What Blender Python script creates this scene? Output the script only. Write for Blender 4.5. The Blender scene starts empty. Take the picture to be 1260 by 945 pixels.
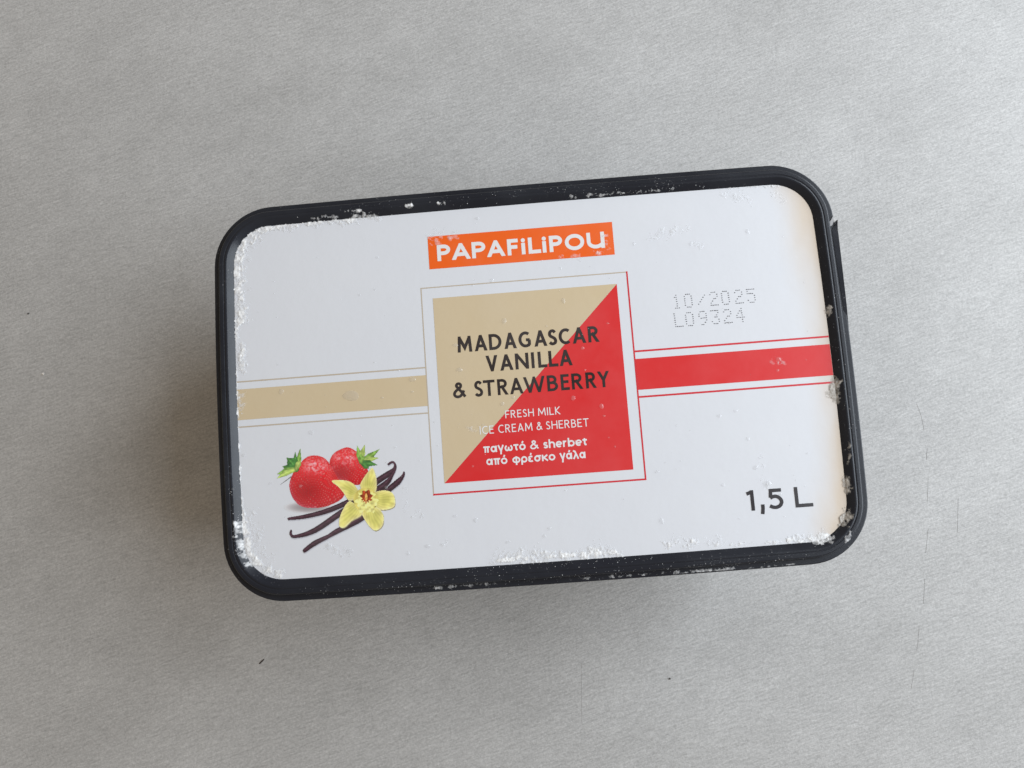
import bpy, bmesh, math, random
import numpy as np
from mathutils import Matrix, Vector
from mathutils.geometry import delaunay_2d_cdt

random.seed(7)
rng = np.random.default_rng(11)
sc = bpy.context.scene
col = sc.collection
MM = 0.001
H = 0.080                      # height of the lid's printed label above the table (metres)

# ------------------------------------------------------------------ camera
cam_d = bpy.data.cameras.new('camera')
cam_d.sensor_width = 36.0
cam_d.lens = 950.0 / 1260.0 * 36.0
cam_d.clip_start = 0.01
cam_d.clip_end = 50.0
cam = bpy.data.objects.new('camera', cam_d)
col.objects.link(cam)
VIEW = ((0.996768734, -0.072921862, -0.033682229),
        (-0.076124205, -0.991407918, -0.106374080),
        (-0.025635833, 0.108594390, -0.993755535))
rot = Matrix(VIEW).transposed() @ Matrix(((1, 0, 0), (0, -1, 0), (0, 0, -1)))
cam.matrix_world = Matrix.Translation((0.0000931, -0.0278043, 0.2547597 + H)) @ rot.to_4x4()
sc.camera = cam

# ------------------------------------------------------------------ light: an unlit room, one big window on the right
world = bpy.data.worlds.new('World')
sc.world = world
world.use_nodes = True
bg = world.node_tree.nodes['Background']
bg.inputs[0].default_value = (1.0, 0.83, 0.64, 1.0)
bg.inputs[1].default_value = 0.325

win_d = bpy.data.lights.new('window_light', 'AREA')      # a window in the wall on the right, facing the table
win_d.shape = 'RECTANGLE'
win_d.size, win_d.size_y = 1.05, 0.95
win_d.energy = 14.7
win_d.color = (0.835, 0.92, 1.0)
win = bpy.data.objects.new('window_light', win_d)
col.objects.link(win)
win.location = (0.62, 0.17, 0.58)
win.rotation_euler = Vector((-1.0, 0.0, -0.12)).to_track_quat('-Z', 'Z').to_euler()

sc.view_settings.view_transform = 'Standard'
sc.view_settings.look = 'None'
sc.view_settings.exposure = 0.10
sc.view_settings.gamma = 1.0
sc.view_settings.use_curve_mapping = False
sc.render.engine = 'CYCLES'
sc.cycles.use_denoising = True
sc.cycles.max_bounces = 8
sc.cycles.transparent_max_bounces = 12

# ------------------------------------------------------------------ helpers
def lin(c):
    f = lambda v: v / 12.92 if v <= 0.04045 else ((v + 0.055) / 1.055) ** 2.4
    return tuple(f(v / 255.0) for v in c)

def link(name, me, mats, parent=None):
    o = bpy.data.objects.new(name, me)
    col.objects.link(o)
    for m in (mats if isinstance(mats, (list, tuple)) else [mats]):
        me.materials.append(m)
    if parent:
        o.parent = parent
    return o

def mesh(name, verts, faces, smooth=False):
    me = bpy.data.meshes.new(name)
    me.from_pydata([tuple(v) for v in verts], [], [tuple(f) for f in faces])
    me.validate()
    if smooth:
        me.polygons.foreach_set('use_smooth', [True] * len(me.polygons))
    me.update()
    return me

class NT:
    """small node-tree writer"""
    def __init__(self, name):
        self.m = bpy.data.materials.new(name)
        self.m.use_nodes = True
        self.t = self.m.node_tree
        self.b = self.t.nodes['Principled BSDF']
        self.out = self.t.nodes['Material Output']
    def n(self, kind, **kw):
        nd = self.t.nodes.new(kind)
        for k, v in kw.items():
            if isinstance(k, str) and hasattr(nd, k):
                setattr(nd, k, v)
        return nd
    def l(self, a, b):
        self.t.links.new(a, b)
    def val(self, sock, v):
        if hasattr(v, 'is_linked') or hasattr(v, 'links'):
            self.l(v, sock)
        else:
            sock.default_value = v
    def coord(self, scale=(1, 1, 1), rotz=0.0):
        if not hasattr(self, '_tc'):
            self._tc = self.n('ShaderNodeTexCoord')
        mp = self.n('ShaderNodeMapping')
        mp.inputs['Scale'].default_value = scale
        r = self.n('ShaderNodeMapping')
        r.inputs['Rotation'].default_value = (0, 0, rotz)
        self.l(self._tc.outputs['Object'], r.inputs['Vector'])
        self.l(r.outputs[0], mp.inputs['Vector'])
        return mp.outputs[0]
    def noise(self, vec, scale, detail=2.0, rough=0.5):
        nd = self.n('ShaderNodeTexNoise')
        nd.inputs['Scale'].default_value = scale
        nd.inputs['Detail'].default_value = detail
        nd.inputs['Roughness'].default_value = rough
        self.l(vec, nd.inputs['Vector'])
        return nd.outputs['Fac']
    def ramp(self, fac, stops):
        nd = self.n('ShaderNodeValToRGB')
        e = nd.color_ramp.elements
        while len(e) < len(stops):
            e.new(0.5)
        for el, (p, c) in zip(e, stops):
            el.position = p
            el.color = (c, c, c, 1) if not isinstance(c, (tuple, list)) else (*c, 1)
        self.l(fac, nd.inputs[0])
        return nd.outputs['Color']
    def math(self, op, a, b=0.0, clamp=False):
        nd = self.n('ShaderNodeMath')
        nd.operation = op
        nd.use_clamp = clamp
        self.val(nd.inputs[0], a)
        self.val(nd.inputs[1], b)
        return nd.outputs[0]
    def mix(self, fac, a, b, mode='MIX'):
        nd = self.n('ShaderNodeMix')
        nd.data_type = 'RGBA'
        nd.blend_type = mode
        self.val(nd.inputs[0], fac)
        self.val(nd.inputs[6], a if not isinstance(a, tuple) else (*a, 1))
        self.val(nd.inputs[7], b if not isinstance(b, tuple) else (*b, 1))
        return nd.outputs[2]
    def bump(self, height, strength, dist, prev=None):
        nd = self.n('ShaderNodeBump')
        nd.inputs['Strength'].default_value = strength
        nd.inputs['Distance'].default_value = dist
        self.l(height, nd.inputs['Height'])
        if prev is not None:
            self.l(prev, nd.inputs['Normal'])
        return nd.outputs[0]

# ------------------------------------------------------------------ materials
def mat_table():
    t = NT('table_laminate')
    ang = math.radians(-16)
    iso = t.noise(t.coord(), 900.0, 3.0, 0.65)
    iso2 = t.noise(t.coord(), 2200.0, 1.0, 0.5)
    st = t.noise(t.coord((230, 1500, 300), ang), 1.0, 3.0, 0.6)
    st2 = t.noise(t.coord((110, 620, 300), ang + 0.08), 1.0, 3.0, 0.62)
    cloud = t.noise(t.coord((14, 26, 14), ang), 1.0, 4.0, 0.55)
    c = t.ramp(cloud, [(0.28, (0.415, 0.414, 0.412)), (0.72, (0.490, 0.490, 0.490))])
    c = t.mix(0.55, c, t.ramp(iso, [(0.3, 0.36), (0.7, 0.64)]), 'OVERLAY')
    c = t.mix(0.40, c, t.ramp(iso2, [(0.3, 0.38), (0.7, 0.62)]), 'OVERLAY')
    c = t.mix(0.46, c, t.ramp(st, [(0.33, 0.36), (0.55, 0.52), (0.75, 0.60)]), 'OVERLAY')
    c = t.mix(0.30, c, t.ramp(st2, [(0.30, 0.40), (0.70, 0.58)]), 'OVERLAY')
    blot = t.noise(t.coord((70, 95, 70), ang), 1.0, 3.0, 0.6)
    c = t.mix(0.22, c, t.ramp(blot, [(0.30, 0.42), (0.70, 0.57)]), 'OVERLAY')
    t.l(c, t.b.inputs['Base Color'])
    t.b.inputs['Roughness'].default_value = 0.55
    t.b.inputs['Specular IOR Level'].default_value = 0.35
    b = t.bump(st, 0.65, 0.00022)
    b = t.bump(st2, 0.35, 0.0003, b)
    b = t.bump(iso, 0.35, 0.00015, b)
    t.l(b, t.b.inputs['Normal'])
    return t.m

def mat_black():
    t = NT('black_plastic')
    grime = t.noise(t.coord(), 1400.0, 2.0, 0.6)
    zone = t.noise(t.coord(), 55.0, 2.0, 0.5)
    speck = t.math('MULTIPLY', t.ramp(grime, [(0.66, 0.0), (0.76, 1.0)]), t.ramp(zone, [(0.45, 0.0), (0.7, 0.8)]))
    smear = t.ramp(t.noise(t.coord((30, 90, 30), 0.4), 1.0, 4.0, 0.6), [(0.4, 0.0), (0.8, 1.0)])
    c = t.mix(smear, (0.011, 0.0135, 0.021), (0.021, 0.025, 0.034))
    c = t.mix(speck, c, (0.30, 0.30, 0.31))
    t.l(c, t.b.inputs['Base Color'])
    t.l(t.ramp(zone, [(0.3, 0.22), (0.75, 0.34)]), t.b.inputs['Roughness'])
    t.b.inputs['Specular IOR Level'].default_value = 0.34
    t.l(t.bump(grime, 0.06, 0.0001), t.b.inputs['Normal'])
    return t.m

def paper(name, colour=None, attr=False, end_tint=False, frosty=0.10):
    """coated, cold, slightly frosted printed film"""
    t = NT(name)
    if attr:
        a = t.n('ShaderNodeAttribute')
        a.attribute_name = 'Col'
        c = a.outputs['Color']
    else:
        c = colour
    if end_tint:
        # tan tint deepening towards the film's right-hand end, with a wavering edge
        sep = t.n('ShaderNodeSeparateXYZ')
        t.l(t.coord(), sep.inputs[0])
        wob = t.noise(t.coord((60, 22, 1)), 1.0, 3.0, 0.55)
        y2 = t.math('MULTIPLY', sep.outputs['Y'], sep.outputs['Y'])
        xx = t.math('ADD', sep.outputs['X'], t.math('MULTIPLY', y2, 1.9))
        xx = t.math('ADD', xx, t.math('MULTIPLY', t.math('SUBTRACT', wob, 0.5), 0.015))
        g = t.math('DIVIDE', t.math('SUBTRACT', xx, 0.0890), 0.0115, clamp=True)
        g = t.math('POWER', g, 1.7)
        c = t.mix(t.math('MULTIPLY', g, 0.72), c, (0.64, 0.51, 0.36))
    film = t.noise(t.coord(), 42.0, 4.0, 0.6)
    fine = t.noise(t.coord(), 700.0, 3.0, 0.6)
    haze = t.math('MULTIPLY', t.ramp(film, [(0.40, 0.0), (0.80, 1.0)]), frosty * 2.0)
    c = t.mix(haze, c, (0.72, 0.74, 0.77))
    if isinstance(c, tuple):
        t.b.inputs['Base Color'].default_value = (*c, 1)
    else:
        t.l(c, t.b.inputs['Base Color'])
    t.l(t.ramp(film, [(0.3, 0.34), (0.7, 0.46)]), t.b.inputs['Roughness'])
    t.b.inputs['Specular IOR Level'].default_value = 0.40
    b = t.bump(film, 0.12, 0.0012)
    b = t.bump(fine, 0.05, 0.0002, b)
    t.l(b, t.b.inputs['Normal'])
    return t.m

def mat_frost(name, colour):
    t = NT(name)
    n1 = t.noise(t.coord(), 1500.0, 2.0, 0.6)
    c = t.mix(t.ramp(n1, [(0.3, 0.0), (0.7, 1.0)]), tuple(v * 0.92 for v in colour), colour)
    t.l(c, t.b.inputs['Base Color'])
    t.b.inputs['Roughness'].default_value = 0.55
    t.b.inputs['Subsurface Weight'].default_value = 0.325
    t.b.inputs['Subsurface Radius'].default_value = (0.0006, 0.0006, 0.0006)
    a = t.n('ShaderNodeAttribute')
    a.attribute_name = 'cover'
    t.l(a.outputs['Fac'], t.b.inputs['Alpha'])
    return t.m

def mat_drop():
    """thin lens of clear water: a window glint, a trace of milkiness, otherwise clear"""
    t = NT('clear_water')
    tr = t.n('ShaderNodeBsdfTransparent')
    gl = t.n('ShaderNodeBsdfGlossy')
    gl.inputs['Roughness'].default_value = 0.10
    df = t.n('ShaderNodeBsdfDiffuse')
    df.inputs[0].default_value = (0.8, 0.82, 0.85, 1)
    geo = t.n('ShaderNodeNewGeometry')
    dot = t.n('ShaderNodeVectorMath')
    dot.operation = 'DOT_PRODUCT'
    t.l(geo.outputs['Normal'], dot.inputs[0])
    t.l(geo.outputs['Incoming'], dot.inputs[1])
    g = t.math('POWER', t.math('SUBTRACT', 1.0, t.math('ABSOLUTE', dot.outputs['Value']), clamp=True), 5.0)
    fac = t.math('ADD', t.math('MULTIPLY', g, 0.5), 0.035, clamp=True)
    m0 = t.n('ShaderNodeMixShader')
    m0.inputs[0].default_value = 0.10
    t.l(tr.outputs[0], m0.inputs[1])
    t.l(df.outputs[0], m0.inputs[2])
    mx = t.n('ShaderNodeMixShader')
    t.l(fac, mx.inputs[0])
    t.l(m0.outputs[0], mx.inputs[1])
    t.l(gl.outputs[0], mx.inputs[2])
    t.l(mx.outputs[0], t.out.inputs['Surface'])
    return t.m

def mat_plain(name, colour, rough=0.6):
    t = NT(name)
    n1 = t.noise(t.coord(), 900.0, 2.0, 0.5)
    t.l(t.mix(n1, tuple(v * 0.8 for v in colour), tuple(min(1, v * 1.15) for v in colour)), t.b.inputs['Base Color'])
    t.b.inputs['Roughness'].default_value = rough
    return t.m

WHITE = (0.685, 0.708, 0.762)
M_TABLE = mat_table()
M_BLACK = mat_black()
M_LABEL = paper('white_label_film', WHITE, end_tint=True)
M_TAN = paper('tan_print', (0.60, 0.490, 0.325), frosty=0.025, end_tint=False)
M_TANLINE = paper('tan_line_print', (0.50, 0.43, 0.34), frosty=0.05)
M_RED = paper('red_print', (0.66, 0.024, 0.027), frosty=0.018)
M_REDLINE = paper('red_line_print', (0.62, 0.022, 0.035), frosty=0.02)
M_ORANGE = paper('orange_print', (0.84, 0.125, 0.012), frosty=0.03)
M_BLACKINK = paper('dark_brown_ink', (0.018, 0.010, 0.010), frosty=0.03)
M_GREYINK = paper('grey_ink', (0.085, 0.085, 0.10), frosty=0.05)
M_CHARCOAL = paper('charcoal_ink', (0.022, 0.019, 0.024), frosty=0.03)
M_WHITEINK = paper('white_ink', (0.76, 0.76, 0.78), frosty=0.05)
M_PALEINK = paper('pale_ink', (0.70, 0.66, 0.60), frosty=0.05)
M_PICTURE = paper('picture_print', attr=True, frosty=0.03)
M_FROST = mat_frost('white_frost', (0.90, 0.915, 0.94))
M_CRUST = mat_frost('grey_beige_frost', (0.54, 0.515, 0.48))
M_DROP = mat_drop()

# ------------------------------------------------------------------ the setting: the table top
def table_top():
    bm = bmesh.new()
    bmesh.ops.create_cube(bm, size=1.0)
    bmesh.ops.scale(bm, vec=(1.5, 1.0, 0.03), verts=bm.verts)
    bmesh.ops.translate(bm, vec=(0.0, 0.05, -0.015), verts=bm.verts)
    bmesh.ops.bevel(bm, geom=bm.edges[:], offset=0.004, segments=3, affect='EDGES')
    me = bpy.data.meshes.new('table_top')
    bm.to_mesh(me)
    bm.free()
    o = link('table_top', me, M_TABLE)
    o['kind'] = 'structure'
    o['label'] = 'pale grey laminate table top with fine diagonal grain'
    return o
table = table_top()

def scratch(pts, w):
    """a shallow scored line: two low lips with a dark floor between them"""
    v, f = [], []
    n = len(pts)
    for i, (x, y) in enumerate(pts):
        a = pts[max(i - 1, 0)]
        b = pts[min(i + 1, n - 1)]
        d = Vector((b[0] - a[0], b[1] - a[1])).normalized()
        nx, ny = -d.y, d.x
        k = w * (0.25 if i in (0, n - 1) else 1.0)
        for s, z in ((-2.2, 0.004), (-1.0, 0.05), (0, 0.012), (1.0, 0.05), (2.2, 0.004)):
            v.append(((x + nx * k * s) * MM, (y + ny * k * s) * MM, z * MM))
    for i in range(n - 1):
        for j in range(4):
            a = i * 5 + j
            f.append((a, a + 1, a + 6, a + 5))
    o = link('scratch', mesh('scratch', v, f), [M_TABLE, M_SCORE], table)
    for p in o.data.polygons:
        p.material_index = 1 if (p.index % 4) in (1, 2) else 0
    return o
M_SCORE = mat_plain('scored_laminate', (0.36, 0.36, 0.365), 0.7)
for pts in ([(163.5, -13), (164.8, -18.4), (165.1, -24.6)], [(165.5, -31.9), (164.9, -34.5), (164.5, -37)],
            [(164.3, -43.5), (163.6, -49), (162.6, -54.3)], [(161.5, -65.4), (160.5, -70), (159.2, -75.4)],
            [(157.4, -85.9), (156.6, -91), (155.5, -96.1)], [(152.7, -104.8), (151.7, -110), (150.3, -115.1)],
            [(148.4, -122.2), (147.4, -126), (146.1, -129.8)], [(175.5, -53.9), (174.6, -60), (173.3, -67.9)],
            [(12.1, -110.4), (11.2, -121), (10.1, -134.9)]):
    scratch(pts, 0.075)

# ------------------------------------------------------------------ the tub
tub = bpy.data.objects.new('ice_cream_tub', None)
col.objects.link(tub)
tub.empty_display_size = 0.05
tub['label'] = 'frosted black plastic ice cream tub with printed white label on its lid'
tub['category'] = 'ice cream tub'
CY = 1.28                      # centre of the lid in y (mm)
A0, B0, R0, BX, BY = 104.9, 66.5, 19.5, 1.3, 0.7

def outline(d, n=14, per=18):
    """rounded, slightly bowed rectangle, inset d mm from the rim; counter-clockwise"""
    a, b = A0 - d, B0 - d
    r = max(R0 - d * 0.95, 2.0)
    p = []
    for cx, cy, s in ((a - r, b - r, 0), (-(a - r), b - r, 90), (-(a - r), -(b - r), 180), (a - r, -(b - r), 270)):
        for k in range(n + 1):
            t = math.radians(s + 90.0 * k / n)
            p.append((cx + r * math.cos(t), cy + r * math.sin(t)))
        nx = {0: (-(a - r), b), 90: (-a, -(b - r)), 180: (a - r, -b), 270: (a, b - r)}[s]
        q = p[-1]
        for k in range(1, per):
            u = k / per
            p.append((q[0] + (nx[0] - q[0]) * u, q[1] + (nx[1] - q[1]) * u))
    out = []
    for x, y in p:
        fx = BX * (1 - min(1, (y / B0) ** 2)) * (x / A0)
        fy = BY * (1 - min(1, (x / A0) ** 2)) * (y / B0)
        out.append((x + fx, y + fy + CY))
    return out

def inset_of(x, y):
    """numpy: inset d of a point on the lid (inverse of outline)"""
    y = y - CY
    x = x - BX * (1 - np.minimum(1, (y / B0) ** 2)) * (x / A0)
    y = y - BY * (1 - np.minimum(1, (x / A0) ** 2)) * (y / B0)
    qx = np.abs(x) - (A0 - R0)
    qy = np.abs(y) - (B0 - R0)
    sd = np.hypot(np.maximum(qx, 0), np.maximum(qy, 0)) + np.minimum(np.maximum(qx, qy), 0) - R0
    return -sd

def loft(name, prof, mat, cap_end=True, cap_start=False, parent=tub):
    v, f = [], []
    rings = []
    for d, z in prof:
        o = outline(d)
        rings.append(len(v))
        v += [(x * MM, y * MM, z * MM + H) for x, y in o]
    n = len(o)
    for a, b in zip(rings, rings[1:]):
        for i in range(n):
            j = (i + 1) % n
            f.append((a + i, a + j, b + j, b + i))
    if cap_end:
        f.append(tuple(range(rings[-1], rings[-1] + n)))
    if cap_start:
        f.append(tuple(reversed(range(rings[0], rings[0] + n))))
    return link(name, mesh(name, v, f, True), mat, parent)

RIM = [(1.4, -8.2), (0.15, -8.1), (0.0, -7.8), (0.0, -7.4), (0.0, -1.9), (0.0, -1.6), (0.06, -1.2), (0.2, -0.95), (0.36, -0.86), (0.42, -0.85), (0.5, -0.85), (1.8, -0.85), (1.9, -0.85), (1.98, -0.83),
       (2.1, -0.5), (2.3, 0.85), (2.5, 1.25), (2.75, 1.46), (2.9, 1.5), (3.0, 1.5), (3.75, 1.5), (3.85, 1.5), (3.98, 1.47), (4.1, 1.37), (4.3, 1.37), (4.42, 1.47), (4.55, 1.5),
       (4.65, 1.5), (4.95, 1.47), (5.15, 1.4), (5.32, 1.28), (5.5, 1.17), (7.0, 0.25), (7.12, 0.1), (7.25, -0.05), (8.0, -0.12), (8.6, -0.12)]
lid = loft('lid', RIM, M_BLACK)
body = loft('tub_body', [(18.0, -78.6), (17.0, -79.9), (15.0, -79.9), (13.6, -79.2), (12.9, -78.0), (9.0, -50.0), (5.2, -22.0), (3.6, -12.0), (3.4, -7.0), (4.2, -2.0)],
            M_BLACK, cap_end=False, cap_start=True)

def z_on_lid(x, y):
    d = inset_of(x, y)
    p = [q for q in RIM[5:]]
    return np.interp(d, [q[0] for q in p], [max(q[1], 0.0) if q[0] > 7 else q[1] for q in p])

# tear-off strip sprung away from the rim on the right-hand end, with a ragged snapped end
def tear_strip():
    v, f = [], []
    ys = [46.8, 46.0, 45.2, 44.4] + list(np.linspace(43.5, 0.0, 16))
    base = lambda y: A0 + BX * (1 - ((y - CY) / B0) ** 2)
    for k, y in enumerate(ys):
        # the corner curve pulls the rim in near the torn end
        t = max(0.0, min(1.0, y / 45.0))
        pull = max(0.0, (y - CY) - (B0 - R0)) if False else 0.0
        ox = base(y) - pull + -0.15 + 0.80 * t ** 1.5
        wid = 2.0 * (0.35 + 0.65 * t) if k > 3 else [0.12, 0.5, 0.9, 1.6][k]
        zt = -0.7 + [0.9, 0.5, 0.25, 0.1][k] if k < 4 else -0.7 - 1.3 * max(0.0, (0.4 - t) / 0.4)
        v += [((ox - wid) * MM, y * MM, H + zt * MM), (ox * MM, y * MM, H + (zt + 0.12) * MM),
              ((ox + 0.05) * MM, y * MM, H + (zt - 1.2) * MM), ((ox - 0.1) * MM, y * MM, H - 6.6 * MM), ((ox - max(wid * 0.6, .1)) * MM, y * MM, H - 6.6 * MM)]
    n = 5
    for i in range(len(ys) - 1):
        for j in range(n):
            a, b = i * n + j, i * n + (j + 1) % n
            f.append((a, b, b + n, a + n))
    f.append(tuple(reversed(range(n))))
    f.append(tuple(range(len(v) - n, len(v))))
    o = link('tear_strip', mesh('tear_strip', v, f), M_BLACK, tub)
    o['label'] = 'torn tear strip sprung away from the right end of the rim'
    # pale stressed plastic at the snapped end
    w = [((103.2) * MM, 45.8 * MM, H - 0.45 * MM), (104.4 * MM, 47.2 * MM, H - 0.4 * MM), (105.3 * MM, 48.6 * MM, H - 0.5 * MM), (105.2 * MM, 46.6 * MM, H - 0.45 * MM),
         (104.6 * MM, 45.3 * MM, H - 0.4 * MM), (103.6 * MM, 44.8 * MM, H - 0.35 * MM)]
    lo = [(x, y, z - 0.0012) for x, y, z in w]
    k = len(w)
    ff = [tuple(range(k)), tuple(reversed(range(k, 2 * k)))] + [(i, k + i, k + (i + 1) % k, (i + 1) % k) for i in range(k)]
    link('torn_edge', mesh('torn_edge', w + lo, ff), M_TORN, o)
M_TORN = mat_plain('stressed_plastic', (0.33, 0.33, 0.34), 0.6)
tear_strip()

# ------------------------------------------------------------------ the label
def plate(name, pts, z, mat, parent):
    """flat printed area, pts counter-clockwise in mm, z in mm above the label film"""
    me = mesh(name, [(x * MM, y * MM, H + z * MM) for x, y in pts], [tuple(range(len(pts)))])
    return link(name, me, mat, parent)

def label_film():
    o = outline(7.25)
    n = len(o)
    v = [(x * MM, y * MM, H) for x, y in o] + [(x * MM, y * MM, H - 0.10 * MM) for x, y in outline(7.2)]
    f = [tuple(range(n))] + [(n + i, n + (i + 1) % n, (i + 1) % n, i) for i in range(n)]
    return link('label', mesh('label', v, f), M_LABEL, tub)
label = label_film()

def rect(x0, y0, x1, y1):
    return [(x0, y0), (x1, y0), (x1, y1), (x0, y1)]

def edge_x(y, side):
    """x of the label's end at height y"""
    xs = np.linspace(70, 106, 800)
    d = inset_of(xs * side, np.full_like(xs, y))
    return side * float(xs[np.argmin(np.abs(d - 7.32))])

L1, L2 = 0.035, 0.070
Y1, Y2, Y3, Y4 = 7.75, 5.2, -5.12, -7.48
def band(name, ya, yb, x_in, side, mat):
    ea, eb = edge_x(ya, side), edge_x(yb, side)
    pts = [(x_in, ya), (ea, ya), (eb, yb), (x_in, yb)]
    if side > 0:
        pts = [(x_in, yb), (eb, yb), (ea, ya), (x_in, ya)]
    return plate(name, pts, L1, mat, label)
band('tan_stripe', Y2, Y3, -34.97, -1, M_TAN)
band('tan_line', Y1 + .22, Y1 - .22, -34.95, -1, M_TANLINE)
band('tan_line', Y4 + .22, Y4 - .22, -34.95, -1, M_TANLINE)
band('red_stripe', Y2, Y3, 34.97, 1, M_RED)
band('red_line', Y1 + .3, Y1 - .3, 34.95, 1, M_REDLINE)
band('red_line', Y4 + .3, Y4 - .3, 34.95, 1, M_REDLINE)
# thin square frame: tan on the left and top, red on the right and bottom
plate('frame_line', rect(-34.95, -34.1, -34.6, 34.95), L1, M_TANLINE, label)
plate('frame_line', rect(-34.6, 34.6, 34.4, 34.95), L1, M_TANLINE, label)
plate('frame_line', rect(34.45, -34.15, 34.95, 35.0), L1, M_REDLINE, label)
plate('frame_line', rect(-34.95, -34.7, 34.95, -34.15), L1, M_REDLINE, label)
S = 31.0
plate('tan_triangle', [(-S, S), (-S, -S), (S, S)], L1, M_TAN, label)
plate('red_triangle', [(-S + .06, -S), (S, -S), (S, S - .06)], L1, M_RED, label)
plate('brand_panel', rect(-31.5, 41.1, 31.25, 52.44), L1, M_ORANGE, label)

# ------------------------------------------------------------------ lettering: drawn strokes, united into flat meshes
def arc(cx, cy, rx, ry, a0, a1, n=16):
    return [(cx + rx * math.cos(math.radians(a0 + (a1 - a0) * k / n)), cy + ry * math.sin(math.radians(a0 + (a1 - a0) * k / n))) for k in range(n + 1)]

def smooth(pts, n=6):
    p = [pts[0]] + list(pts) + [pts[-1]]
    out = []
    for i in range(1, len(p) - 2):
        for k in range(n):
            t = k / n
            out.append(tuple(0.5 * (2 * p[i][j] + (p[i + 1][j] - p[i - 1][j]) * t + (2 * p[i - 1][j] - 5 * p[i][j] + 4 * p[i + 1][j] - p[i + 2][j]) * t * t
                                    + (3 * p[i][j] - p[i - 1][j] - 3 * p[i + 1][j] + p[i + 2][j]) * t ** 3) for j in (0, 1)))
    out.append(pts[-1])
    return out

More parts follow.
